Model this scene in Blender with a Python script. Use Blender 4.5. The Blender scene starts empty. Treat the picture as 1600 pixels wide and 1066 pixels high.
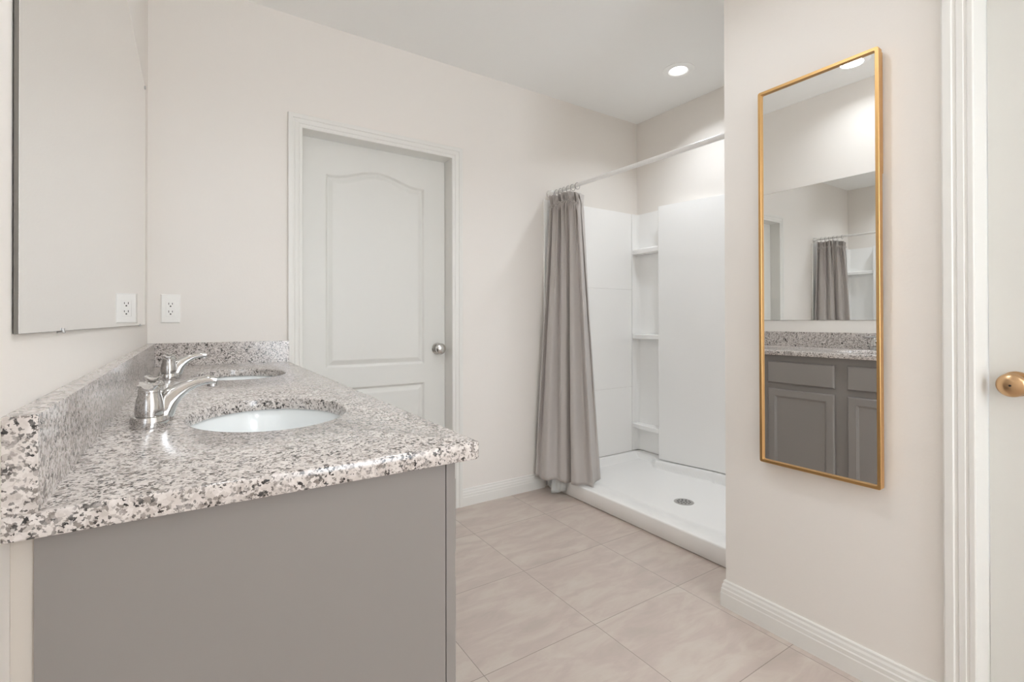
import bpy, bmesh, math, random
from mathutils import Vector, Matrix
from math import sin, cos, pi, radians

random.seed(7)
S = bpy.context.scene
C = S.collection

# ------------------------------------------------------------------ camera
CX, CH = 0.1545, 1.07
yaw, pit, rol = radians(33.3197), radians(0.2358), radians(-0.1002)
F = Vector((sin(yaw), cos(yaw), 0)); R = Vector((cos(yaw), -sin(yaw), 0)); U = Vector((0, 0, 1))
F2 = F*cos(pit) + U*sin(pit); U2 = U*cos(pit) - F*sin(pit)
R3 = R*cos(rol) + U2*sin(rol); U3 = U2*cos(rol) - R*sin(rol)
cam_d = bpy.data.cameras.new('camera'); cam = bpy.data.objects.new('camera', cam_d); C.objects.link(cam)
m = Matrix.Identity(4)
for i in range(3):
    m[i][0], m[i][1], m[i][2] = R3[i], U3[i], -F2[i]
m[0][3], m[1][3], m[2][3] = CX, 0.0, CH
cam.matrix_world = m
cam_d.sensor_fit = 'HORIZONTAL'; cam_d.sensor_width = 36.0
cam_d.lens = 760.39/1600*36.0
cam_d.shift_y = -35.14/1600
cam_d.clip_start = 0.02
S.camera = cam

# ------------------------------------------------------------------ light and exposure
S.view_settings.view_transform = 'Standard'
S.view_settings.look = 'None'
S.view_settings.gamma = 1.0
S.view_settings.use_curve_mapping = False
S.view_settings.exposure = 0.64
w = bpy.data.worlds.new('world'); S.world = w; w.use_nodes = True
bg = w.node_tree.nodes['Background']
bg.inputs[0].default_value = (0.875, 0.935, 1.0, 1); bg.inputs[1].default_value = 5.2
S.cycles.diffuse_bounces = 8
S.cycles.sample_clamp_indirect = 10.0
HC = 2.5274                                    # ceiling height
LAMPS = [((2.52, 1.83), 2.9, 130), ((0.30, 1.2265), 1.6, 145), ((1.02, 0.95), 3.4, 140), ((0.75, -1.30), 3.0, 165)]  # shower, vanity; the last two are added out of view for even fill
for (lx, ly), watts, spread in LAMPS:
    ld = bpy.data.lights.new('recessed_and_fill_lamp', 'AREA'); ld.shape = 'DISK'; ld.size = 0.11; ld.spread = radians(spread)
    ld.energy = watts; ld.color = (0.875, 0.935, 1.0)
    lo = bpy.data.objects.new('recessed_and_fill_lamp', ld); C.objects.link(lo)
    lo.location = (lx, ly, HC - 0.012)

# ------------------------------------------------------------------ materials
def lin(c):
    c = c/255.0
    return c/12.92 if c <= 0.04045 else ((c+0.055)/1.055)**2.4
def rgb(r, g, b): return (lin(r), lin(g), lin(b), 1.0)

def mat(name, col, rough=0.5, metal=0.0, bump=0.0, bscale=200.0, coat=0.0, spec=0.5, trans=0.0):
    M = bpy.data.materials.new(name); M.use_nodes = True
    nt = M.node_tree; b = nt.nodes['Principled BSDF']
    b.inputs['Base Color'].default_value = col
    b.inputs['Roughness'].default_value = rough
    b.inputs['Metallic'].default_value = metal
    b.inputs['Specular IOR Level'].default_value = spec
    if coat: b.inputs['Coat Weight'].default_value = coat; b.inputs['Coat Roughness'].default_value = 0.05
    if trans: b.inputs['Transmission Weight'].default_value = trans
    if bump:
        tc = nt.nodes.new('ShaderNodeTexCoord'); n = nt.nodes.new('ShaderNodeTexNoise')
        n.inputs['Scale'].default_value = bscale; n.inputs['Detail'].default_value = 3
        bp = nt.nodes.new('ShaderNodeBump'); bp.inputs['Strength'].default_value = bump; bp.inputs['Distance'].default_value = 0.002
        nt.links.new(tc.outputs['Object'], n.inputs['Vector'])
        nt.links.new(n.outputs['Fac'], bp.inputs['Height'])
        nt.links.new(bp.outputs['Normal'], b.inputs['Normal'])
    return M

M_wall = mat('wall_paint', rgb(234, 229, 223), 0.75, bump=0.10, bscale=120)
M_ceil = mat('ceiling_paint', rgb(246, 246, 244), 0.85, bump=0.12, bscale=90)
M_trim = mat('white_trim_paint', rgb(230, 228, 223), 0.38)
M_door = mat('white_door_paint', rgb(224, 223, 218), 0.42)
M_acry = mat('white_acrylic', rgb(250, 249, 247), 0.22, coat=0.3)
M_cab = mat('grey_cabinet_paint', rgb(137, 131, 127), 0.45, bump=0.03, bscale=60)
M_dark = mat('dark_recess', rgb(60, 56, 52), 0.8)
M_cream = mat('cream_filler', rgb(196, 188, 178), 0.7)
M_chrome = mat('chrome', (0.62, 0.61, 0.60, 1), 0.06, 1.0)
M_lamp = mat('white_lamp_trim', rgb(252, 252, 250), 0.4)
M_nickel = mat('satin_nickel', (0.62, 0.61, 0.59, 1), 0.22, 1.0)
M_steel = mat('stainless', (0.55, 0.54, 0.53, 1), 0.35, 1.0)
M_bronze = mat('antique_bronze', (0.56, 0.36, 0.20, 1), 0.28, 1.0)
M_gold = mat('brushed_gold', (0.70, 0.43, 0.18, 1), 0.36, 1.0)
M_mirror = mat('mirror_silver', (0.93, 0.935, 0.93, 1), 0.0, 1.0)
M_medge = mat('mirror_edge', rgb(112, 108, 102), 0.25)
M_back = mat('mirror_backing', rgb(70, 64, 58), 0.7)
M_porc = mat('white_porcelain', rgb(238, 241, 241), 0.12, coat=0.4)
M_plast = mat('white_plastic', rgb(240, 238, 234), 0.35)
M_slot = mat('slot_black', rgb(40, 36, 34), 0.6)
M_rod = mat('white_enamel_rod', rgb(246, 245, 243), 0.35)
M_ring = mat('grey_ring_metal', rgb(150, 147, 143), 0.35, 0.6)
M_liner = mat('white_vinyl_liner', rgb(232, 234, 233), 0.35, trans=0.25)

def emission(name, col, s):
    M = bpy.data.materials.new(name); M.use_nodes = True; nt = M.node_tree
    nt.nodes.remove(nt.nodes['Principled BSDF'])
    e = nt.nodes.new('ShaderNodeEmission'); e.inputs[0].default_value = col; e.inputs[1].default_value = s
    nt.links.new(e.outputs[0], nt.nodes['Material Output'].inputs['Surface'])
    return M
M_lens = emission('lit_lens', (1, 0.985, 0.96, 1), 8.0)

def granite():
    M = bpy.data.materials.new('speckled_granite'); M.use_nodes = True; nt = M.node_tree
    N, L = nt.nodes, nt.links; b = N['Principled BSDF']
    tc = N.new('ShaderNodeTexCoord')
    def noise(scale, detail=3, dist=0.0):
        n = N.new('ShaderNodeTexNoise'); n.inputs['Scale'].default_value = scale; n.inputs['Detail'].default_value = detail
        n.inputs['Distortion'].default_value = dist
        L.new(tc.outputs['Object'], n.inputs['Vector']); return n.outputs['Fac']
    def ramp(src, stops):
        r = N.new('ShaderNodeValToRGB'); e = r.color_ramp.elements
        while len(e) < len(stops): e.new(0.5)
        for k, (p_, c_) in enumerate(stops): e[k].position = p_; e[k].color = c_
        L.new(src, r.inputs[0]); return r.outputs[0]
    def mix(fac, a, b_):
        mx = N.new('ShaderNodeMix'); mx.data_type = 'RGBA'
        L.new(fac, mx.inputs[0])
        for s_, i_ in ((a, 6), (b_, 7)):
            if isinstance(s_, tuple): mx.inputs[i_].default_value = s_
            else: L.new(s_, mx.inputs[i_])
        return mx.outputs[2]
    W, K = (1, 1, 1, 1), (0, 0, 0, 1)
    # crystals: voronoi cells on a wobbled lattice, picked by their random value
    def cells(scale, wob, amt):
        n = N.new('ShaderNodeTexNoise'); n.inputs['Scale'].default_value = wob; n.inputs['Detail'].default_value = 3
        L.new(tc.outputs['Object'], n.inputs['Vector'])
        mul = N.new('ShaderNodeVectorMath'); mul.operation = 'MULTIPLY_ADD'
        L.new(n.outputs['Color'], mul.inputs[0]); mul.inputs[1].default_value = (amt, amt, amt); L.new(tc.outputs['Object'], mul.inputs[2])
        v = N.new('ShaderNodeTexVoronoi'); v.inputs['Scale'].default_value = scale
        L.new(mul.outputs[0], v.inputs['Vector'])
        sp = N.new('ShaderNodeSeparateColor'); L.new(v.outputs['Color'], sp.inputs[0]); return sp
    big, small = cells(205, 210, 0.009), cells(370, 330, 0.005)
    base = ramp(big.outputs[0], [(0.0, rgb(158, 149, 142)), (0.12, rgb(190, 181, 175)), (0.45, rgb(209, 201, 196)), (0.85, rgb(224, 218, 213))])
    haze = ramp(noise(55, 4, 0.5), [(0.35, rgb(186, 176, 169)), (0.65, rgb(216, 208, 203))])
    hz = N.new('ShaderNodeValue'); hz.outputs[0].default_value = 0.45
    c = mix(hz.outputs[0], base, haze)
    clump = ramp(noise(38, 2, 0.3), [(0.36, (0.45, 0.45, 0.45, 1)), (0.62, W)])
    def pick(src, lo, hi, by=None):
        r_ = ramp(src, [(lo, K), (hi, W)])
        if by is None: return r_
        mm = N.new('ShaderNodeMix'); mm.data_type = 'RGBA'; mm.blend_type = 'MULTIPLY'; mm.inputs[0].default_value = 1.0
        L.new(r_, mm.inputs[6]); L.new(by, mm.inputs[7]); return mm.outputs[2]
    c = mix(pick(small.outputs[1], 0.86, 0.89, clump), c, rgb(106, 98, 93))
    c = mix(pick(big.outputs[1], 0.87, 0.89, clump), c, rgb(126, 117, 111))
    c = mix(pick(small.outputs[2], 0.88, 0.90, clump), c, rgb(28, 25, 23))
    c = mix(pick(big.outputs[2], 0.905, 0.925, clump), c, rgb(22, 20, 18))
    L.new(c, b.inputs['Base Color'])
    b.inputs['Roughness'].default_value = 0.17
    b.inputs['IOR'].default_value = 1.66
    return M
M_gran = granite()

def tile():
    M = bpy.data.materials.new('beige_floor_tile'); M.use_nodes = True; nt = M.node_tree
    N, L = nt.nodes, nt.links; b = N['Principled BSDF']
    tc = N.new('ShaderNodeTexCoord'); sep = N.new('ShaderNodeSeparateXYZ'); L.new(tc.outputs['Object'], sep.inputs[0])
    def math_(op, a, b_=None, c_=None):
        n = N.new('ShaderNodeMath'); n.operation = op
        for i_, v in enumerate((a, b_, c_)):
            if v is None: continue
            if isinstance(v, (int, float)): n.inputs[i_].default_value = v
            else: L.new(v, n.inputs[i_])
        return n.outputs[0]
    TX, TY, X0, Y0, G = 0.449, 0.438, 0.441, 0.399, 0.0024
    def joint(src, o, t):
        f = math_('FRACT', math_('DIVIDE', math_('SUBTRACT', src, o), t))
        d = math_('MULTIPLY', math_('MINIMUM', f, math_('SUBTRACT', 1.0, f)), t)
        return math_('LESS_THAN', d, G/2), math_('FLOOR', math_('DIVIDE', math_('SUBTRACT', src, o), t))
    jx, ix = joint(sep.outputs[0], X0, TX); jy, iy = joint(sep.outputs[1], Y0, TY)
    j = math_('MAXIMUM', jx, jy)
    # cloudy stone: each tile shifts the pattern
    off = N.new('ShaderNodeCombineXYZ'); L.new(math_('MULTIPLY', ix, 3.7), off.inputs[0]); L.new(math_('MULTIPLY', iy, 5.3), off.inputs[1])
    add = N.new('ShaderNodeVectorMath'); L.new(tc.outputs['Object'], add.inputs[0]); L.new(off.outputs[0], add.inputs[1])
    mp = N.new('ShaderNodeMapping'); mp.inputs['Rotation'].default_value = (0, 0, radians(28)); mp.inputs['Scale'].default_value = (2.2, 6.5, 1)
    L.new(add.outputs[0], mp.inputs['Vector'])
    n1 = N.new('ShaderNodeTexNoise'); n1.inputs['Scale'].default_value = 2.2; n1.inputs['Detail'].default_value = 7; n1.inputs['Roughness'].default_value = 0.6; n1.inputs['Distortion'].default_value = 0.6
    L.new(mp.outputs[0], n1.inputs['Vector'])
    r = N.new('ShaderNodeValToRGB'); e = r.color_ramp.elements
    e[0].position = 0.32; e[0].color = rgb(183, 171, 161); e[1].position = 0.72; e[1].color = rgb(201, 191, 181)
    x = e.new(0.46); x.color = rgb(191, 176, 167)
    x = e.new(0.58); x.color = rgb(197, 185, 174)
    L.new(n1.outputs['Fac'], r.inputs[0])
    mx = N.new('ShaderNodeMix'); mx.data_type = 'RGBA'; L.new(j, mx.inputs[0]); L.new(r.outputs[0], mx.inputs[6]); mx.inputs[7].default_value = rgb(146, 134, 124)
    L.new(mx.outputs[2], b.inputs['Base Color'])
    b.inputs['Roughness'].default_value = 0.42
    bp = N.new('ShaderNodeBump'); bp.inputs['Strength'].default_value = 0.4; bp.inputs['Distance'].default_value = 0.001; bp.invert = True
    L.new(j, bp.inputs['Height']); L.new(bp.outputs[0], b.inputs['Normal'])
    return M
M_tile = tile()

def fabric():
    M = mat('grey_curtain_fabric', rgb(190, 184, 180), 0.85)
    nt = M.node_tree; N, L = nt.nodes, nt.links; b = N['Principled BSDF']
    b.inputs['Sheen Weight'].default_value = 0.15
    tc = N.new('ShaderNodeTexCoord'); wv = N.new('ShaderNodeTexNoise'); wv.inputs['Scale'].default_value = 900
    mp = N.new('ShaderNodeMapping'); mp.inputs['Scale'].default_value = (1, 1, 0.25)
    L.new(tc.outputs['Object'], mp.inputs[0]); L.new(mp.outputs[0], wv.inputs['Vector'])
    bp = N.new('ShaderNodeBump'); bp.inputs['Strength'].default_value = 0.12; bp.inputs['Distance'].default_value = 0.001
    L.new(wv.outputs['Fac'], bp.inputs['Height']); L.new(bp.outputs[0], b.inputs['Normal'])
    return M
M_fab = fabric()

# ------------------------------------------------------------------ helpers
def tag(o, label=None, cat=None, group=None, kind=None):
    if label: o['label'] = label
    if cat: o['category'] = cat
    if group: o['group'] = group
    if kind: o['kind'] = kind
    return o

def empty(name, loc, label, cat, group=None, rot=(0, 0, 0)):
    o = bpy.data.objects.new(name, None); C.objects.link(o); o.location = loc; o.rotation_euler = rot
    o.empty_display_size = 0.05
    return tag(o, label, cat, group)

def wloc(o):
    v = Vector((0, 0, 0))
    while o is not None:
        v += Vector(o.location); o = o.parent
    return v

def obj(name, bm, material, parent=None, smooth=False, local=False, angle=40):
    """link bm as one mesh object; world coordinates unless local"""
    bmesh.ops.recalc_face_normals(bm, faces=bm.faces)
    if parent is not None and not local:
        bmesh.ops.translate(bm, verts=bm.verts, vec=-wloc(parent))
    me = bpy.data.meshes.new(name); bm.to_mesh(me); bm.free()
    mats = material if isinstance(material, (list, tuple)) else [material]
    for mm in mats: me.materials.append(mm)
    o = bpy.data.objects.new(name, me); C.objects.link(o)
    if parent is not None: o.parent = parent
    if smooth:
        for p_ in me.polygons: p_.use_smooth = True
        me.set_sharp_from_angle(angle=radians(angle))
    return o

def box(bm, x0, x1, y0, y1, z0, z1, bev=0.0, seg=2, mi=0):
    v = [bm.verts.new((x, y, z)) for z in (z0, z1) for (x, y) in ((x0, y0), (x1, y0), (x1, y1), (x0, y1))]
    fs = [bm.faces.new([v[i] for i in f]) for f in ((3, 2, 1, 0), (4, 5, 6, 7), (0, 1, 5, 4), (1, 2, 6, 5), (2, 3, 7, 6), (3, 0, 4, 7))]
    for f in fs: f.material_index = mi
    if bev:
        es = list({e for f in fs for e in f.edges})
        bmesh.ops.bevel(bm, geom=es, offset=bev, segments=seg, profile=0.5, affect='EDGES')
    return fs

def strip(bm, a, b, close=True, mi=0):
    n = len(a)
    for i in range(n if close else n-1):
        k = (i+1) % n
        f = bm.faces.new((a[i], a[k], b[k], b[i])); f.material_index = mi

def loop(bm, pts): return [bm.verts.new(p_) for p_ in pts]

def lathe(bm, prof, axis='Z', origin=(0, 0, 0), n=40, sx=1.0, sy=1.0):
    """prof: (radius, height) list; rotated about the axis through origin"""
    ox, oy, oz = origin; rings = []
    for (r_, h) in prof:
        pts = []
        for i in range(n):
            a = 2*pi*i/n; p, q = r_*cos(a)*sx, r_*sin(a)*sy
            pts.append({'Z': (ox+p, oy+q, oz+h), 'X': (ox+h, oy+p, oz+q), 'Y': (ox+q, oy+h, oz+p)}[axis])
        rings.append(loop(bm, pts))
    for a, b in zip(rings, rings[1:]): strip(bm, a, b)
    if prof[0][0] > 1e-6: bm.faces.new(rings[0][::-1])
    if prof[-1][0] > 1e-6: bm.faces.new(rings[-1])
    bmesh.ops.remove_doubles(bm, verts=[v for rg in (rings[0], rings[-1]) for v in rg], dist=1e-6)

def tube(bm, pts, r, n=10, cap=True):
    pts = [Vector(p_) for p_ in pts]; rings = []
    up = Vector((0.3, 0.2, 1)).normalized()
    for i, p_ in enumerate(pts):
        d = (pts[min(i+1, len(pts)-1)] - pts[max(i-1, 0)]).normalized()
        s_ = d.cross(up)
        if s_.length < 1e-3: s_ = d.cross(Vector((1, 0, 0)))
        s_.normalize(); t_ = s_.cross(d)
        rr = r[i] if isinstance(r, (list, tuple)) else r
        rings.append(loop(bm, [p_ + (s_*cos(2*pi*k/n) + t_*sin(2*pi*k/n))*rr for k in range(n)]))
    for a, b in zip(rings, rings[1:]): strip(bm, a, b)
    if cap: bm.faces.new(rings[0][::-1]); bm.faces.new(rings[-1])

def prism(bm, poly, z0, z1):
    a = loop(bm, [(x, y, z0) for x, y in poly]); b = loop(bm, [(x, y, z1) for x, y in poly])
    strip(bm, a, b); bm.faces.new(a[::-1]); bm.faces.new(b)

def fill(bm, loops, mi=0):
    es = []
    for lp in loops:
        for i in range(len(lp)):
            e = bm.edges.get((lp[i], lp[(i+1) % len(lp)])) or bm.edges.new((lp[i], lp[(i+1) % len(lp)]))
            es.append(e)
    r_ = bmesh.ops.triangle_fill(bm, use_beauty=True, use_dissolve=False, edges=es)
    for g in r_['geom']:
        if isinstance(g, bmesh.types.BMFace): g.material_index = mi

def struct(name, bm, material, parent=None, **k):
    o = obj(name, bm, material, parent, **k)
    if parent is None: o['kind'] = 'structure'
    return o

# ------------------------------------------------------------------ key dimensions
YF = 2.5074           # far wall
XS = 2.9175           # wall behind the shower
XM = 1.826            # wall with the tall mirror
YM = 1.087            # end of that wall
YB = -2.0             # room runs on behind the camera; opening there is added for fill light
D1A, D1B, D1T = 0.596, 1.391, 1.996            # far door opening
D2A, D2B, D2T = -0.41, 0.387, 1.996            # right door opening

# ------------------------------------------------------------------ shell
bm = bmesh.new(); box(bm, -0.12, 3.04, YB, 2.75, -0.10, 0.0); struct('floor', bm, M_tile)
bm = bmesh.new(); box(bm, -0.12, 3.04, YB, 2.75, HC, HC+0.1); struct('ceiling', bm, M_ceil)
bm = bmesh.new(); box(bm, -0.12, 0.0, YB, 2.75, 0, HC); struct('wall_left', bm, M_wall)
def wall_with_hole(axis, c0, c1, a0, a1, h0, h1, ht, name):
    """wall slab between c0 and c1 with a doorway from h0 to h1 up to ht"""
    bm = bmesh.new()
    prof = [(a0, 0), (h0, 0), (h0, ht), (h1, ht), (h1, 0), (a1, 0), (a1, HC), (a0, HC)]
    def P(a, z, c): return (a, c, z) if axis == 'Y' else (c, a, z)
    A = loop(bm, [P(a, z, c0) for a, z in prof]); B = loop(bm, [P(a, z, c1) for a, z in prof])
    strip(bm, A, B); fill(bm, [A]); fill(bm, [B])
    return struct(name, bm, M_wall)
wall_with_hole('Y', YF, YF+0.125, 0.0, XS+0.12, D1A-0.012, D1B+0.012, D1T+0.012, 'wall_far')
wall_with_hole('X', XM, XM+0.122, YB, YM, D2A-0.012, D2B+0.012, D2T+0.012, 'wall_right')
bm = bmesh.new(); box(bm, XS, XS+0.12, YM-0.12, YF, 0, HC); struct('wall_shower', bm, M_wall)
bm = bmesh.new(); box(bm, XM+0.122, XS, YM-0.12, YM, 0, HC); struct('wall_shower_near', bm, M_wall)

bm = bmesh.new()
for pr in ((0.0, 0.85, 0, HC), (1.78, XM, 0, HC), (0.85, 1.78, 2.35, HC), (0.85, 1.78, 0, 0.55)): box(bm, pr[0], pr[1], YB-0.12, YB, pr[2], pr[3])
struct('wall_back', bm, M_wall)  # unseen wall, its unglazed opening added to let world light fill the room

# baseboards: stepped profile swept along the wall
BBP = [(0.0, 0.0), (0.0142, 0.0), (0.0142, 0.050), (0.0128, 0.0535), (0.0128, 0.066), (0.0105, 0.070), (0.0098, 0.080), (0.0066, 0.0868), (0.0062, 0.0945), (0.0035, 0.098), (0.0, 0.098)]
bm = bmesh.new()
a = loop(bm, [(1.4555, YF-d, z) for d, z in BBP]); b = loop(bm, [(2.046, YF-d, z) for d, z in BBP])
strip(bm, a, b); bm.faces.new(a); bm.faces.new(b); struct('baseboard_far', bm, M_trim)
bm = bmesh.new()
a = loop(bm, [(XM-d, 0.452, z) for d, z in BBP]); b = loop(bm, [(XM-d, YM+d, z) for d, z in BBP])
c = loop(bm, [(1.955, YM+d, z) for d, z in BBP])
strip(bm, a, b); strip(bm, b, c); bm.faces.new(a); bm.faces.new(c); struct('baseboard_right', bm, M_trim)

# door casings: profile (u = distance from the opening, d = projection) mitred round the opening
CSP = [(0.0, 0.0), (0.0, 0.0085), (0.003, 0.0105), (0.012, 0.0108), (0.0145, 0.0085), (0.019, 0.0095), (0.0205, 0.0125), (0.033, 0.0135), (0.0345, 0.0112), (0.041, 0.0125), (0.0435, 0.0158), (0.060, 0.0165), (0.0635, 0.0150), (0.0635, 0.0)]
def casing(name, axis, c, sgn, a0, a1, top):
    bm = bmesh.new()
    def P(a, z, d): return (a, c+sgn*d, z) if axis == 'Y' else (c+sgn*d, a, z)
    st = [[P(a0-u, 0, d) for u, d in CSP], [P(a0-u, top+u, d) for u, d in CSP], [P(a1+u, top+u, d) for u, d in CSP], [P(a1+u, 0, d) for u, d in CSP]]
    L_ = [loop(bm, s_) for s_ in st]
    for p, q in zip(L_, L_[1:]): strip(bm, p, q)
    bm.faces.new(L_[0]); bm.faces.new(L_[-1])
    return struct(name, bm, M_trim)
casing('trim_1', 'Y', YF, -1, D1A, D1B, D1T)
casing('trim_2', 'X', XM, -1, D2A, D2B, D2T)
def jamb(name, axis, c0, c1, a0, a1, top):
    bm = bmesh.new(); t = 0.012
    prof = [(a0-t, 0), (a0, 0), (a0, top), (a1, top), (a1, 0), (a1+t, 0), (a1+t, top+t), (a0-t, top+t)]
    def P(a, z, c): return (a, c, z) if axis == 'Y' else (c, a, z)
    A = loop(bm, [P(a, z, c0) for a, z in prof]); B = loop(bm, [P(a, z, c1) for a, z in prof])
    strip(bm, A, B); fill(bm, [A]); fill(bm, [B])
    return struct(name, bm, M_trim)
jamb('trim_3', 'Y', YF, YF+0.125, D1A, D1B, D1T)
jamb('trim_4', 'X', XM, XM+0.122, D2A, D2B, D2T)

# ------------------------------------------------------------------ panel doors
def panel_outline(x0, x1, z0, z1, arch, n=28):
    pts = [(x0, z0), (x1, z0)]
    if arch:
        for i in range(n+1):
            s_ = i/n; x = x1 + (x0-x1)*s_
            k = max(0.0, min(1.0, (s_-0.04)/0.92))
            pts.append((x, z1 + arch*(0.5-0.5*cos(2*pi*k))))
    else: pts += [(x1, z1), (x0, z1)]
    return pts
def panel_face(bm, P, rect, panels, steps):
    """P maps (a, z, depth) to a point; steps: (inset, depth) from the panel's edge inward"""
    x0, x1, z0, z1 = rect
    outer = loop(bm, [P(a, z, 0) for a, z in ((x0, z0), (x1, z0), (x1, z1), (x0, z1))])
    holes = []
    for (px0, px1, pz0, pz1, arch) in panels:
        prev = None
        for ins, dep in steps:
            lp = loop(bm, [P(a, z, dep) for a, z in panel_outline(px0+ins, px1-ins, pz0+ins, pz1-ins, arch)])
            if prev is None: holes.append(lp)
            else: strip(bm, prev, lp)
            prev = lp
        bm.faces.new(prev)
    fill(bm, [outer]+holes)
    return outer
def door_slab(bm, P, rect, panels, thick):
    steps = [(0, 0), (0.003, 0.0015), (0.011, 0.0112), (0.015, 0.0118), (0.035, 0.0040), (0.040, 0.0030)]
    o = panel_face(bm, P, rect, panels, steps)
    x0, x1, z0, z1 = rect
    back = loop(bm, [P(a, z, thick) for a, z in ((x0, z0), (x1, z0), (x1, z1), (x0, z1))])
    strip(bm, o, back); bm.faces.new(back)

def door_knob(parent, P, axis_sign, axis, c, scale, m_, hole=False):
    """round privacy knob on its rose, pointing out of the door along axis"""
    s_ = axis_sign
    bm = bmesh.new(); lathe(bm, [(0.0, 0.0), (0.031*scale, 0.0), (0.032*scale, 0.003*s_), (0.0285*scale, 0.0075*s_), (0.016*scale, 0.009*s_), (0.0, 0.009*s_)], axis, c, 36)
    rose = obj('rose', bm, m_, parent, True)
    bm = bmesh.new()
    pr = [(0.0, 0.008), (0.0125, 0.008), (0.0115, 0.022), (0.014, 0.028), (0.0225, 0.034), (0.0285, 0.042), (0.0300, 0.049), (0.0285, 0.055), (0.0225, 0.0605), (0.012, 0.0640), (0.0045, 0.0648), (0.0, 0.0648)]
    lathe(bm, [(r_*scale, h*s_) for r_, h in pr], axis, c, 40)
    kn = obj('knob', bm, m_, parent, True, angle=60)
    if hole:
        bm = bmesh.new()
        lathe(bm, [(0.0, 0.0630*s_), (0.0026, 0.0630*s_), (0.0026, 0.0658*s_), (0.0, 0.0658*s_)], axis, c, 14)
        obj('privacy_pin_hole', bm, M_slot, kn)
    return kn

d1 = empty('door_1', (D1A+0.004, YF+0.085, 0.0), 'white arched two-panel door closed in the far wall beside the vanity', 'door'); d1['kind'] = 'structure'
yd = YF+0.085
bm = bmesh.new()
door_slab(bm, lambda a, z, d: (a, yd+d, z), (D1A+0.003, D1B-0.003, 0.010, D1T-0.004),
          [(0.722, 1.262, 0.826, 1.820, 0.052), (0.722, 1.262, 0.215, 0.720, 0.0)], 0.035)
obj('door_slab', bm, M_door, d1)
door_knob(d1, None, -1, 'Y', (1.3397, yd, 0.909), 1.05, M_nickel)
xd = 1.925
d2 = empty('door_2', (xd, D2B-0.004, 0.0), 'white door with bronze knob at the right edge of the photo', 'door'); d2['kind'] = 'structure'
bm = bmesh.new()
door_slab(bm, lambda a, z, d: (xd+d, a, z), (D2A+0.003, D2B-0.002, 0.010, D2T-0.004),
          [(D2A+0.125, D2B-0.125, 0.826, 1.820, 0.052), (D2A+0.125, D2B-0.125, 0.215, 0.720, 0.0)], 0.019)
obj('door_slab', bm, M_door, d2)
door_knob(d2, None, -1, 'X', (xd, 0.333, 0.905), 1.0, M_bronze, hole=True)

# ------------------------------------------------------------------ vanity cabinet
YE = 0.6647; XCF = 0.5328; HT = 0.8801; TH = 0.0262; ZC = HT-TH        # counter end, front, top, thickness, underside
CE = 0.6901                                                             # cabinet end
van = empty('vanity_cabinet', (0.25, 1.6, 0.0), 'long grey double vanity cabinet under the granite counter', 'cabinet')
FX = 0.5004
bm = bmesh.new(); box(bm, 0.0186, 0.4838, CE, CE+0.016, 0.0, ZC); obj('end_panel', bm, M_cab, van)
bm = bmesh.new(); box(bm, 0.0002, 0.0184, CE+0.004, CE+0.012, 0.0, ZC); obj('filler_strip', bm, M_cream, van)['label'] = 'cream filler strip against the wall'
bm = bmesh.new(); box(bm, 0.03, 0.47, CE+0.016, YF-0.002, 0.10, 0.118); box(bm, 0.0186, 0.030, CE+0.016, YF-0.002, 0.10, ZC-0.1)
obj('carcass', bm, M_cab, van)
bm = bmesh.new(); box(bm, 0.415, 0.430, CE+0.016, YF-0.002, 0.0, 0.10); obj('toe_kick', bm, M_cab, van)
fronts = [(0.720, 1.1765), (1.240, 1.604), (1.667, 2.031), (2.094, 2.478)]
# face frame: one plate with openings behind the fronts
bm = bmesh.new()
x0, x1 = 0.4853, FX
def ff(y0, y1, z0, z1): box(bm, x0, x1, y0, y1, z0, z1)
ff(CE, CE+0.05, 0.10, ZC); ff(YF-0.052, YF-0.002, 0.10, ZC)
ff(CE+0.05, YF-0.052, ZC-0.05, ZC); ff(CE+0.05, YF-0.052, 0.10, 0.14); ff(CE+0.05, YF-0.052, 0.648, 0.684)
for (a0, a1), (b0, b1) in zip(fronts, fronts[1:]):
    ff(a1-0.012, b0+0.012, 0.14, 0.648); ff(a1-0.012, b0+0.012, 0.684, ZC-0.05)
obj('face_frame', bm, M_cab, van)
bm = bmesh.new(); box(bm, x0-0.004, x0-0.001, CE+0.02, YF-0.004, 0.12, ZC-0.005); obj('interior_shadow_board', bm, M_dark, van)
for y0, y1 in fronts:
    bm = bmesh.new()
    x_, t_ = FX+0.019, 0.0186
    P = lambda a, z, d: (x_-d, a, z)
    def raised(rect, panels, steps):
        yy0, yy1, z0, z1 = rect; e = 0.006
        o = panel_face(bm, P, (yy0+e, yy1-e, z0+e, z1-e), panels, steps)
        r1 = loop(bm, [P(a, z, 0.004) for a, z in ((yy0+0.001, z0+0.001), (yy1-0.001, z0+0.001), (yy1-0.001, z1-0.001), (yy0+0.001, z1-0.001))])
        r2 = loop(bm, [P(a, z, 0.007) for a, z in ((yy0, z0), (yy1, z0), (yy1, z1), (yy0, z1))])
        r3 = loop(bm, [P(a, z, t_) for a, z in ((yy0, z0), (yy1, z0), (yy1, z1), (yy0, z1))])
        strip(bm, o, r1); strip(bm, r1, r2); strip(bm, r2, r3); bm.faces.new(r3)
    raised((y0, y1, 0.686, 0.8135), [], [])
    obj('drawer_front', bm, M_cab, van)
    bm = bmesh.new()
    raised((y0, y1, 0.125, 0.6515), [(y0+0.039, y1-0.042, 0.167, 0.611, 0.0)], [(0, 0), (0.002, 0.003), (0.006, 0.004), (0.010, 0.0075), (0.014, 0.0078)])
    obj('cabinet_door', bm, M_cab, van)

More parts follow.
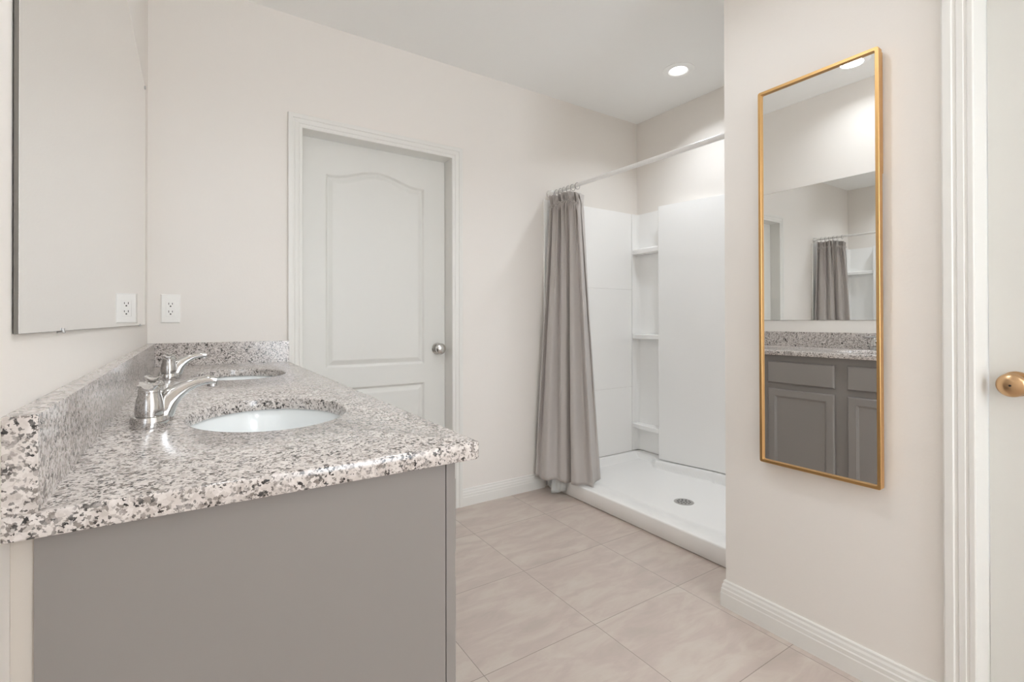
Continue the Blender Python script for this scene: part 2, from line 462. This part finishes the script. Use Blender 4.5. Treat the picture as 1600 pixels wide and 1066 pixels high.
# ------------------------------------------------------------------ granite counter
SINKS = [(0.289, 1.128), (0.298, 1.995)]; SA, SB = 0.147, 0.196
ctr = empty('countertop', (0.266, 1.586, ZC), 'speckled grey granite countertop with backsplashes on the vanity', 'countertop')
def outline(ins, rad=0.010, n=8):
    x0, x1, y0, y1 = 0.0, XCF-ins, YE+ins, YF
    pts = [(x0, y0)]
    r_ = rad
    for i in range(n+1):
        a = -pi/2 + (pi/2)*i/n
        pts.append((x1-r_+r_*cos(a), y0+r_+r_*sin(a)))
    pts += [(x1, y1), (x0, y1)]
    return pts
def ell(c, g, n=72): return [(c[0]+(SA+g)*cos(2*pi*i/n), c[1]+(SB+g)*sin(2*pi*i/n)) for i in range(n)]
bm = bmesh.new()
lv = [(0.0026, HT), (0.0008, HT-0.0008), (0.0, HT-0.0026), (0.0, ZC+0.002), (0.0014, ZC)]
outs = [loop(bm, [(x, y, z) for x, y in outline(i_)]) for i_, z in lv]
for p, q in zip(outs, outs[1:]): strip(bm, p, q)
tops, bots = [outs[0]], [outs[-1]]
for c in SINKS:
    hl = [loop(bm, [(x, y, z) for x, y in ell(c, g)]) for g, z in ((0.003, HT), (0.0009, HT-0.0009), (0.0, HT-0.003), (0.0, ZC))]
    for p, q in zip(hl, hl[1:]): strip(bm, p, q)
    tops.append(hl[0]); bots.append(hl[-1])
fill(bm, tops); fill(bm, bots)
obj('slab', bm, M_gran, ctr, True, angle=50)
BT, BH = 0.0263, 0.0971
bm = bmesh.new(); box(bm, 0.0, BT, YE, YF, HT, HT+BH, 0.0007); obj('backsplash', bm, M_gran, ctr)
bm = bmesh.new(); box(bm, BT, 0.535, YF-BT, YF, HT, HT+BH, 0.0007); obj('side_splash', bm, M_gran, ctr)

# ------------------------------------------------------------------ sinks and faucets (built once, copied)
def copy_tree(o, parent=None):
    c = o.copy(); C.objects.link(c); c.parent = parent
    for ch in list(o.children): copy_tree(ch, c)
    return c
snk = empty('undermount_sink', (SINKS[0][0], SINKS[0][1], ZC), 'white oval undermount sink nearest the camera', 'sink', 'undermount sinks in the granite counter')
bm = bmesh.new()
prof = [(1.09, 0.0), (1.035, 0.0), (1.015, -0.006), (0.985, -0.03), (0.93, -0.07), (0.82, -0.105), (0.62, -0.132), (0.36, -0.146), (0.16, -0.150)]
rings = [loop(bm, [(SA*k*cos(2*pi*i/64), SB*k*sin(2*pi*i/64), z-0.0006) for i in range(64)]) for k, z in prof]
for p, q in zip(rings, rings[1:]): strip(bm, p, q)
back = [loop(bm, [(SA*k*cos(2*pi*i/64), SB*k*sin(2*pi*i/64), z-0.012) for i in range(64)]) for k, z in [(1.09, 0.0), (1.04, -0.03), (0.98, -0.07), (0.87, -0.108), (0.65, -0.138), (0.16, -0.156)]]
strip(bm, rings[0], back[0])
for p, q in zip(back, back[1:]): strip(bm, p, q)
strip(bm, rings[-1], back[-1])
obj('bowl', bm, M_porc, snk, True, local=True)
bm = bmesh.new(); lathe(bm, [(0.0, -0.1525), (0.018, -0.1525), (0.022, -0.149), (0.026, -0.1475), (0.0275, -0.149), (0.0275, -0.160), (0.0, -0.160)], 'Z', (0, 0, 0), 28)
obj('drain_flange', bm, M_chrome, snk, True, local=True)
s2 = copy_tree(snk); s2.location = (SINKS[1][0], SINKS[1][1], ZC); s2['label'] = 'white oval undermount sink at the far end of the counter'

fau = empty('centerset_faucet', (0.0905, 1.145, HT), 'chrome two-handle faucet behind the near sink', 'faucet', 'chrome faucets on the granite counter')
bm = bmesh.new()
def stadium(hw, hl, z, n=14):
    """oblong of half width hw (x) and half length hl (y)"""
    pts = []
    for s_ in (1, -1):
        for i in range(n+1):
            a = (0 if s_ > 0 else pi) + pi*i/n
            pts.append((hw*cos(a), s_*(hl-hw) + hw*sin(a), z))
    return pts
lv = [(0.0285, 0.0820, 0.0003), (0.0292, 0.0827, 0.002), (0.0290, 0.0825, 0.014), (0.0275, 0.0810, 0.0190), (0.0245, 0.0780, 0.0205)]
rs = [loop(bm, stadium(*l)) for l in lv]
for p, q in zip(rs, rs[1:]): strip(bm, p, q)
bm.faces.new(rs[0]); bm.faces.new(rs[-1])
obj('base_plate', bm, M_chrome, fau, True, local=True)
for s_ in (-1, 1):
    yc = s_*0.0540
    bm = bmesh.new()
    lathe(bm, [(0.0, 0.0150), (0.0200, 0.0150), (0.0200, 0.0222), (0.0216, 0.0228), (0.0219, 0.028), (0.0214, 0.038), (0.0198, 0.048), (0.0178, 0.0565), (0.0168, 0.0600), (0.0174, 0.0630), (0.0172, 0.0660), (0.0145, 0.0705), (0.0090, 0.0730), (0.0, 0.0738)], 'Z', (0, yc, 0), 40)
    hub = obj('handle_hub', bm, M_chrome, fau, True, local=True)
    # cupped lever blade reaching outward and slightly up
    bm = bmesh.new(); secs = []
    for t_, wd, zz, th in ((-0.015, 0.010, 0.0735, 0.004), (-0.008, 0.0135, 0.0742, 0.006), (0.004, 0.0150, 0.0748, 0.007), (0.018, 0.0135, 0.0745, 0.006), (0.032, 0.0130, 0.0738, 0.005), (0.044, 0.0145, 0.0732, 0.004), (0.050, 0.0135, 0.0728, 0.0035), (0.053, 0.0085, 0.0726, 0.003)):
        pts = []
        for i in range(12):
            u = -1 + 2*i/11; pts.append((wd*u, yc+s_*t_, zz + 0.0065*abs(u)**2.2 + th*0.25*(1-u*u)))
        for i in range(12):
            u = 1 - 2*i/11; pts.append((wd*u*0.97, yc+s_*t_, zz - th*(1-u*u)*0.8 + 0.0045*abs(u)**2.2 - 0.0012))
        secs.append(loop(bm, pts))
    for p, q in zip(secs, secs[1:]): strip(bm, p, q)
    bm.faces.new(secs[0]); bm.faces.new(secs[-1])
    obj('lever', bm, M_chrome, hub, True, local=True, angle=55)
bm = bmesh.new()
# spout: flattened section swept forward (x) and up
path = [(0.010, 0.012, 0.026, 0.0200), (0.017, 0.026, 0.0235, 0.0195), (0.026, 0.0400, 0.0195, 0.0175), (0.038, 0.0520, 0.0160, 0.0160), (0.053, 0.0618, 0.0122, 0.0150), (0.070, 0.0692, 0.0092, 0.0142), (0.086, 0.0725, 0.0084, 0.0135), (0.099, 0.0725, 0.0080, 0.0128), (0.1045, 0.0712, 0.0075, 0.0122)]
secs = []
for i, (x, z, hh, hw) in enumerate(path):
    xa, za = path[max(i-1, 0)][:2]; xb, zb = path[min(i+1, len(path)-1)][:2]
    d = Vector((xb-xa, 0, zb-za)).normalized(); nrm = Vector((-d.z, 0, d.x)); side = Vector((0, 1, 0))
    pts = []
    for k in range(28):
        a = 2*pi*k/28; e = 0.55
        cx_ = math.copysign(abs(cos(a))**e, cos(a)); sx_ = math.copysign(abs(sin(a))**e, sin(a))
        pts.append(Vector((x, 0, z)) + side*hw*cx_ + nrm*hh*sx_)
    secs.append(loop(bm, pts))
for p, q in zip(secs, secs[1:]): strip(bm, p, q)
bm.faces.new(secs[0]); bm.faces.new(secs[-1])
obj('spout', bm, M_chrome, fau, True, local=True, angle=60)
bm = bmesh.new(); lathe(bm, [(0.0, 0.060), (0.0095, 0.060), (0.0095, 0.0705), (0.0, 0.0705)], 'Z', (0.098, 0, 0), 20); obj('aerator', bm, M_steel, fau, True, local=True)
bm = bmesh.new(); lathe(bm, [(0.0, 0.016), (0.0022, 0.016), (0.0022, 0.052), (0.0052, 0.054), (0.0056, 0.060), (0.003, 0.063), (0.0, 0.063)], 'Z', (-0.014, 0, 0), 16); obj('lift_rod', bm, M_chrome, fau, True, local=True)
f2 = copy_tree(fau); f2.location = (0.0905, 2.002, HT); f2['label'] = 'chrome two-handle faucet behind the far sink, next to the side splash'

# ------------------------------------------------------------------ frameless mirror on the left wall
mir = empty('vanity_mirror', (0.0, 1.5, 1.06), 'large frameless mirror on the left wall above the backsplash', 'mirror')
MY0, MY1, MZ0, MZ1 = 0.697, 2.310, 1.0568, 1.952
bm = bmesh.new(); box(bm, 0.0015, 0.0052, MY0, MY1, MZ0, MZ1)
obj('mirror_backing', bm, M_medge, mir)
bm = bmesh.new(); box(bm, 0.0052, 0.0056, MY0+0.0004, MY1-0.0004, MZ0+0.0004, MZ1-0.0004); obj('mirror_glass', bm, M_mirror, mir)
for yy in (0.90, 2.10):
    bm = bmesh.new(); box(bm, 0.0, 0.0082, yy-0.005, yy+0.005, MZ0-0.003, MZ0-0.0002, 0.0008); box(bm, 0.0058, 0.0074, yy-0.005, yy+0.005, MZ0-0.0004, MZ0+0.004, 0.0005)
    obj('mirror_clip', bm, M_steel, mir)
    bm = bmesh.new(); yt = yy+0.19; box(bm, 0.0, 0.0082, yt-0.006, yt+0.006, MZ1+0.0002, MZ1+0.004, 0.0008); box(bm, 0.0058, 0.0082, yt-0.006, yt+0.006, MZ1-0.006, MZ1+0.0004, 0.0006)
    obj('mirror_clip', bm, M_steel, mir)

# ------------------------------------------------------------------ outlet
out = empty('power_outlet', (0.0788, YF, 1.0615), 'white duplex power outlet on the far wall above the side splash', 'outlet')
ox, oz = 0.0788, 1.1225
bm = bmesh.new()
fr = [(0.0343, 0.0609, 0.0), (0.0343, 0.0609, 0.0025), (0.0300, 0.0566, 0.0062), (0.0172, 0.0340, 0.0066)]
rs = [loop(bm, [(ox+sx*a_, YF-d, oz+sz*b_) for sx, sz in ((-1, -1), (1, -1), (1, 1), (-1, 1))]) for a_, b_, d in fr]
for p, q in zip(rs, rs[1:]): strip(bm, p, q)
bm.faces.new(rs[0]); bm.faces.new(rs[-1]); obj('cover_plate', bm, M_plast, out)
bm = bmesh.new(); box(bm, ox-0.0163, ox+0.0163, YF-0.0082, YF-0.005, oz-0.0330, oz+0.0330, 0.0008); rc = obj('receptacle', bm, M_plast, out)
for s_ in (-1, 1):
    for dx, wd, hh, dz in ((-0.0062, 0.0011, 0.0042, 0.004), (0.0062, 0.0011, 0.0036, 0.004), (0.0, 0.0024, 0.0026, -0.0065)):
        bm = bmesh.new(); zc = oz+s_*0.0165+dz; box(bm, ox+dx-wd, ox+dx+wd, YF-0.0086, YF-0.0078, zc-hh, zc+hh); obj('slot', bm, M_slot, rc)
    bm = bmesh.new(); lathe(bm, [(0.0, -0.005), (0.0028, -0.005), (0.0026, -0.0072), (0.0, -0.0074)], 'Y', (ox, YF, oz+s_*0.0445), 14); obj('screw', bm, M_plast, out)

# ------------------------------------------------------------------ recessed ceiling lights, seen and added
def downlight(x, y, label):
    e = empty('recessed_and_fill_light', (x, y, HC), label, 'ceiling light', 'recessed ceiling lights')
    bm = bmesh.new(); lathe(bm, [(0.052, -0.0035), (0.056, -0.0066), (0.078, -0.0056), (0.088, -0.0025), (0.089, 0.0), (0.052, 0.0), (0.052, -0.0035)], 'Z', (x, y, HC), 56)
    obj('trim_ring', bm, M_lamp, e, True)
    bm = bmesh.new(); lathe(bm, [(0.0, -0.0045), (0.044, -0.0042), (0.0518, -0.0030), (0.0518, -0.0005), (0.0, -0.0005)], 'Z', (x, y, HC), 56)
    obj('lens', bm, M_lens, e, True)
downlight(LAMPS[0][0][0], LAMPS[0][0][1], 'round recessed light glowing in the ceiling over the shower')
downlight(LAMPS[1][0][0], LAMPS[1][0][1], 'round recessed light over the vanity, seen only in the gold mirror')
downlight(LAMPS[2][0][0], LAMPS[2][0][1], 'added round fill light in the middle of the ceiling, out of view')  # added fixture, brightens counter and floor from above
downlight(LAMPS[3][0][0], LAMPS[3][0][1], 'added round fill light in the ceiling behind the camera')  # added fixture, lifts the fill from behind

# ------------------------------------------------------------------ tall gold mirror on the right wall
gx = 1.7915
gm = empty('tall_wall_mirror', (1.8240, 0.7586, 0.584), 'tall narrow mirror in a thin gold frame on the right wall', 'mirror', rot=(0, radians(-0.2), radians(0.3)))
hw, hh, dp = 0.1766, 1.268, 0.0225
x_f = -0.0330
bm = bmesh.new()
def rrect(ins, x, r_=0.006, n=4):
    a0, a1, b0, b1 = -hw+ins, hw-ins, ins, hh-ins; pts = []
    for (ca, cb, s0) in ((a1-r_, b0+r_, -pi/2), (a1-r_, b1-r_, 0), (a0+r_, b1-r_, pi/2), (a0+r_, b0+r_, pi)):
        for i in range(n+1):
            t_ = s0 + (pi/2)*i/n; pts.append((x, ca+r_*cos(t_), cb+r_*sin(t_)))
    return pts
rs = [loop(bm, rrect(*a_)) for a_ in ((0.0, x_f+dp, 0.006), (0.0, x_f+0.0008, 0.006), (0.0008, x_f, 0.006), (0.0090, x_f, 0.003), (0.0096, x_f+0.0008, 0.003), (0.0096, x_f+0.0095, 0.003))]
for p, q in zip(rs, rs[1:]): strip(bm, p, q)
bk = loop(bm, rrect(0.0096, x_f+dp, 0.003)); strip(bm, rs[0], bk); strip(bm, bk, rs[-1])
obj('frame', bm, M_gold, gm, local=True)
bm = bmesh.new(); box(bm, x_f+0.0088, x_f+0.0094, -hw+0.0097, hw-0.0097, 0.0097, hh-0.0097); obj('mirror_glass', bm, M_mirror, gm, local=True)
bm = bmesh.new(); box(bm, x_f+0.012, x_f+0.020, -hw+0.0098, hw-0.0098, 0.0098, hh-0.0098); obj('back_board', bm, M_back, gm, local=True)
bm = bmesh.new(); box(bm, x_f+0.0225, -0.0008+0.0, -hw+0.001, -hw+0.016, hh-0.36, hh-0.01, 0.001); obj('mounting_rail', bm, M_gold, gm, local=True)
bm = bmesh.new(); box(bm, x_f+0.0225, -0.0008, hw-0.030, hw-0.012, hh-0.36, hh-0.01, 0.001); obj('mounting_rail', bm, M_gold, gm, local=True)

# ------------------------------------------------------------------ shower base
XB = 2.0724
base = empty('shower_tray', (2.49, 1.8, 0.0), 'low white acrylic shower tray with a front curb and round drain', 'shower tray')
def sm(a, b, x):
    t_ = max(0.0, min(1.0, (x-a)/(b-a))); return t_*t_*(3-2*t_)
def back_edge(y):
    """plan line (x) of the moulded back ledge"""
    pts = [(1.094, 2.775), (1.30, 2.80), (1.45, 2.86), (1.62, 2.872), (1.78, 2.872), (1.90, 2.862), (2.05, 2.825), (2.215, 2.777), (2.235, 2.780), (2.315, 2.850), (2.50, 2.852)]
    for (a, xa), (b, xb) in zip(pts, pts[1:]):
        if y <= b: return xa + (xb-xa)*max(0, (y-a))/(b-a)
    return 2.852
DRX, DRY = 2.462, 1.757
def base_z(x, y):
    r_ = math.hypot(x-DRX, y-DRY)
    z = 0.050 + 0.030*sm(0.05, 0.95, r_)
    z = z + (0.0885-z)*(1-sm(XB+0.015, XB+0.20, x))
    e = back_edge(y); z = z + (0.1175-z)*sm(e-0.006, e+0.012, x)
    z = z + (0.1155-z)*sm(2.43, 2.486, y)*sm(XB+0.02, XB+0.10, x)
    z = z + (0.1155-z)*(1-sm(1.100, 1.16, y))*sm(XB+0.02, XB+0.10, x)
    return z
bm = bmesh.new()
xs = [XB+0.0004, XB+0.0015, XB+0.0035, XB+0.0065, XB+0.010] + [XB+0.010 + (XS-0.001-XB-0.010)*i/150 for i in range(1, 151)]
ys = [1.0945 + (YF-0.001-1.0945)*i/190 for i in range(191)]
grid = []
for i, x in enumerate(xs):
    row = []
    for y in ys:
        z = base_z(x, y)
        if i < 5: z -= (0.0060, 0.0032, 0.0014, 0.0004, 0.0)[i]
        row.append(bm.verts.new((x, y, z)))
    grid.append(row)
for a, b in zip(grid, grid[1:]): strip(bm, a, b, False)
skirt = [bm.verts.new((XB, y, 0.079)) for y in ys]; sk0 = [bm.verts.new((XB+0.001, y, 0.006)) for y in ys]; sk1 = [bm.verts.new((XB+0.008, y, 0.0)) for y in ys]
strip(bm, grid[0], skirt, False); strip(bm, skirt, sk0, False); strip(bm, sk0, sk1, False)
be = [bm.verts.new((XS-0.001, y, 0.0)) for y in ys]; strip(bm, grid[-1], be, False); strip(bm, sk1, be, False)
obj('tray_shell', bm, M_acry, base, True, angle=60)
bm = bmesh.new(); zd = 0.0515
lathe(bm, [(0.0, 0.0), (0.047, 0.0), (0.054, -0.001), (0.0555, -0.004), (0.0, -0.004)], 'Z', (DRX, DRY, zd), 36)
dr = obj('drain_grate', bm, M_steel, base, True)
bm = bmesh.new()
for k, (rad, cnt) in enumerate(((0.015, 5), (0.033, 10))):
    for i in range(cnt):
        a = 2*pi*i/cnt + 0.3*k
        lathe(bm, [(0.0, 0.0003), (0.0052, 0.0003), (0.0, 0.0004)], 'Z', (DRX+rad*cos(a), DRY+rad*sin(a), zd), 10)
obj('grate_holes', bm, M_slot, dr)

# ------------------------------------------------------------------ shower surround
sur = empty('shower_surround', (2.49, 2.3, 0.118), 'white moulded shower wall surround with corner shelves', 'shower surround')
ZT, ZB = 1.848, 0.119
bm = bmesh.new()
for z0, z1 in ((ZB, 0.5845), (0.5865, 1.2915), (1.2935, ZT)): box(bm, 2.0445, 2.843, YF-0.013, YF-0.001, z0, z1, 0.0016)
box(bm, 2.047, 2.84, YF-0.0095, YF-0.0012, ZB+0.004, ZT-0.004)
obj('end_wall_panel', bm, M_acry, sur)
# corner tower: thin strip on the end wall, recessed back
bm = bmesh.new()
poly = [(2.8452, YF-0.001), (2.8452, YF-0.016)]
for i in range(7):
    a = pi/2*i/6; poly.append((2.884+0.024*sin(a), YF-0.040+0.024*cos(a)))
poly += [(2.908, 2.236), (XS-0.001, 2.236), (XS-0.001, YF-0.001)]
prism(bm, poly, ZB+0.003, ZT-0.001); obj('corner_tower', bm, M_acry, sur, True, angle=30)
for zt, th in ((1.584, 0.036), (0.971, 0.035), (0.322, 0.033)):
    bm = bmesh.new()
    fr = [(2.846, 2.488), (2.836, 2.42), (2.832, 2.35), (2.830, 2.2385)]
    lo = fr + [(2.9075, 2.2385), (2.9075, 2.486)]
    def lay(ins, z): return [((x+ins if k < 4 else x), (y-ins*0.3 if k in (0, 5) else y), z) for k, (x, y) in enumerate(lo)]
    rs = [loop(bm, lay(i_, z)) for i_, z in ((0.004, zt-th), (0.0, zt-th+0.004), (0.0, zt-0.006), (0.0025, zt-0.0015), (0.008, zt))]
    for p, q in zip(rs, rs[1:]): strip(bm, p, q)
    bm.faces.new(rs[0]); bm.faces.new(rs[-1]); obj('shelf', bm, M_acry, sur)
# bowed back panel standing proud of the tower
pts = [(2.9165, 2.234), (2.822, 2.234), (2.816, 2.228)]
cur = [(2.816, 2.220), (2.838, 2.10), (2.866, 1.97), (2.890, 1.86), (2.899, 1.78), (2.902, 1.66), (2.900, 1.52), (2.885, 1.38), (2.850, 1.24), (2.816, 1.13), (2.812, 1.0955)]
def cr(P, n=6):
    o = []
    for i in range(len(P)-1):
        p0, p1, p2, p3 = P[max(i-1, 0)], P[i], P[i+1], P[min(i+2, len(P)-1)]
        for k in range(n):
            t_ = k/n
            o.append(tuple(0.5*(2*p1[j] + (p2[j]-p0[j])*t_ + (2*p0[j]-5*p1[j]+4*p2[j]-p3[j])*t_*t_ + (3*p1[j]-p0[j]-3*p2[j]+p3[j])*t_**3) for j in range(len(p1))))
    o.append(tuple(P[-1])); return o
poly = pts + cr(cur) + [(2.9165, 1.0955)]
bm = bmesh.new(); prism(bm, poly, 0.1235, ZT); obj('back_wall_panel', bm, M_acry, sur, True, angle=35)
bm = bmesh.new(); box(bm, 2.0445, 2.812, 1.0948, 1.1065, 0.1235, ZT, 0.0016); obj('near_wall_panel', bm, M_acry, sur)

# ------------------------------------------------------------------ curtain rod, rings, curtain, liner
XR0, XR1, ZR0, ZR1 = 2.100, 2.128, 1.8925, 1.886
rod = empty('shower_curtain_rod', (XR0, YF, ZR0), 'white tension rod spanning the shower opening', 'curtain rod')
def rp(y):
    t_ = (YF-y)/(YF-YM); return (XR0+(XR1-XR0)*t_, y, ZR0+(ZR1-ZR0)*t_)
bm = bmesh.new(); tube(bm, [rp(YF-0.012), rp(2.02)], 0.0108, 20); tube(bm, [rp(2.03), rp(YM+0.012)], 0.0126, 20); obj('tube', bm, M_rod, rod, True)
for s_, y in ((-1, YF), (1, YM)):
    bm = bmesh.new(); c = rp(y); lathe(bm, [(0.0, s_*0.001), (0.0235, s_*0.001), (0.0235, s_*0.006), (0.019, s_*0.028), (0.0165, s_*0.036), (0.0, s_*0.036)], 'Y', c, 28); obj('end_cap', bm, M_rod, rod, True)
# rings
ry = [2.437, 2.398, 2.362, 2.325, 2.285, 2.243]
words = ['curtain ring nearest the wall end of the shower rod', 'second curtain ring from the wall on the shower rod', 'third curtain ring from the wall on the shower rod', 'fourth curtain ring from the wall on the shower rod', 'fifth curtain ring from the wall on the shower rod', 'sixth curtain ring, the one farthest from the wall']
for y, lb in zip(ry, words):
    c = rp(y); bm = bmesh.new()
    tilt = random.uniform(-0.25, 0.25); P = []
    for i in range(25):
        a = 2*pi*i/24
        P.append((c[0]+0.0185*sin(a), c[1]+tilt*0.016*cos(a), c[2]-0.0068+0.0195*cos(a)))
    tube(bm, P, 0.0016, 8, cap=False); bmesh.ops.remove_doubles(bm, verts=bm.verts, dist=0.0004)
    o = obj('curtain_ring', bm, M_ring, None, True); tag(o, 'thin grey '+lb, 'curtain ring', 'curtain rings on the shower rod')

def interp(tab, s_):
    n = len(tab)-1; f = s_*n; i = min(int(f), n-1); t_ = f-i
    p0, p1, p2, p3 = tab[max(i-1, 0)], tab[i], tab[i+1], tab[min(i+2, n)]
    return tuple(0.5*(2*p1[j] + (p2[j]-p0[j])*t_ + (2*p0[j]-5*p1[j]+4*p2[j]-p3[j])*t_*t_ + (3*p1[j]-p0[j]-3*p2[j]+p3[j])*t_**3) for j in range(len(p1)))
TOP = [(2.088, 2.470), (2.080, 2.44), (2.090, 2.405), (2.082, 2.37), (2.093, 2.335), (2.086, 2.30), (2.096, 2.268), (2.090, 2.240), (2.108, 2.225), (2.118, 2.222), (2.125, 2.225)]
BOT = [(1.972, 2.486), (1.955, 2.440), (1.954, 2.375), (1.990, 2.318), (2.030, 2.278), (2.058, 2.258), (2.032, 2.210), (2.072, 2.165), (2.118, 2.126), (2.165, 2.164), (2.215, 2.176), (2.262, 2.208)]
ZTOP, ZHEM = 1.862, 0.098
cur_o = empty('shower_curtain', (2.06, 2.33, ZHEM), 'grey fabric shower curtain bunched at the wall, with tied gathered top and white liner', 'shower curtain')
def curtain_pt(s_, t_):
    ax, ay = interp(TOP, s_); bx, by = interp(BOT, s_)
    e = t_
    x, y = ax+(bx-ax)*e, ay+(by-ay)*e
    # pleats, pushed out towards the room (normal of the opening, tilted along the hem)
    gather = math.exp(-((t_-0.035)/0.018)**2)
    top_k = math.exp(-t_/0.22)
    w9 = 2*pi*9.5*s_+0.6+0.5*sin(2*pi*3*s_); f1 = sin(w9+0.45*sin(w9)); f2 = sin(2*pi*5.2*(s_**0.92)+0.9+0.5*sin(3*t_))
    amp1 = (0.021*top_k + 0.018*math.exp(-t_/0.022))*(1-0.7*gather)
    amp2 = 0.023*(1-0.75*top_k)*(1-0.35*sm(0.75, 1.0, t_))
    d = f1*amp1 + (f2+0.28*sin(4*pi*5.2*s_))*amp2
    nx, ny = -0.86, -0.5
    x += nx*d; y += ny*d
    y += 0.006*sin(2*pi*7*s_+2.0)*top_k
    ztop = ZTOP - 0.034*sm(0.35, 1.0, s_) + 0.004*sin(2*pi*9*s_)
    z = ztop + (ZHEM-ztop)*t_ - 0.006*t_*sin(2*pi*3*s_)
    x = max(x, 1.90); y = min(y, YF-0.014)
    return (x, y, z)
NS, NT = 300, 90
bm = bmesh.new(); g = []
tt = [i/60*0.10 for i in range(30)] + [0.05 + 0.95*i/(NT) for i in range(NT+1)]
for t_ in tt:
    g.append(loop(bm, [curtain_pt(i/NS, t_) for i in range(NS+1)]))
for a, b in zip(g, g[1:]): strip(bm, a, b, False)
o = obj('curtain_panel', bm, M_fab, cur_o, True, angle=180)
md = o.modifiers.new('cloth_thickness', 'SOLIDIFY'); md.thickness = 0.0014; md.offset = 0
# little tie bows under the gathered heading
for s_ in (0.08, 0.20, 0.33, 0.47, 0.60, 0.74):
    px, py, pz = curtain_pt(s_, 0.036); px -= 0.022; py -= 0.014
    bm = bmesh.new()
    for q, ln in ((-1, 0.020), (1, 0.024)):
        tube(bm, [(px, py, pz), (px-0.006, py+q*0.013, pz+0.007), (px-0.008, py+q*0.025, pz-0.002), (px-0.006, py+q*0.014, pz-0.010), (px-0.002, py+q*0.002, pz-0.002)], 0.0026, 8)
        tube(bm, [(px-0.002, py, pz), (px-0.006, py+q*0.006, pz-0.012), (px-0.006, py+q*0.011, pz-ln-0.026)], [0.0024, 0.0030, 0.0016], 8)
    tube(bm, [(px-0.004, py-0.004, pz), (px-0.005, py+0.004, pz)], 0.0032, 8)
    obj('tie_bow', bm, M_fab, cur_o, True)
# liner
LT = [(2.128, 2.478), (2.118, 2.44), (2.130, 2.40), (2.120, 2.36), (2.132, 2.32), (2.124, 2.28), (2.134, 2.24)]
LB = [(2.062, 2.488), (2.035, 2.455), (2.040, 2.42), (2.012, 2.375), (2.026, 2.338), (2.046, 2.318), (2.062, 2.300)]
bm = bmesh.new(); g = []
for i in range(81):
    t_ = i/80; row = []
    for k in range(91):
        s_ = k/90
        ax, ay = interp(LT, s_); bx, by = interp(LB, s_); d = 0.006*sin(2*pi*6*s_+2*t_)*(0.4+0.6*t_)
        # hangs straight inside the curtain, kicked out over the curb at the foot
        e = sm(0.55, 1.0, t_)
        x, y = ax+(bx-ax)*e-d, ay+(by-ay)*e
        crumple = sm(0.93, 1.0, t_)*0.008*sin(23*s_+5*t_)
        row.append((x+crumple, min(y, YF-0.016), 1.862 - 0.03*s_ + (0.018+0.010*sin(9*s_) - (1.862-0.03*s_))*t_))
    g.append(loop(bm, row))
for a, b in zip(g, g[1:]): strip(bm, a, b, False)
o = obj('liner', bm, M_liner, cur_o, True, angle=180); o['label'] = 'white vinyl liner showing under the hem'
md = o.modifiers.new('vinyl_thickness', 'SOLIDIFY'); md.thickness = 0.0008; md.offset = 0
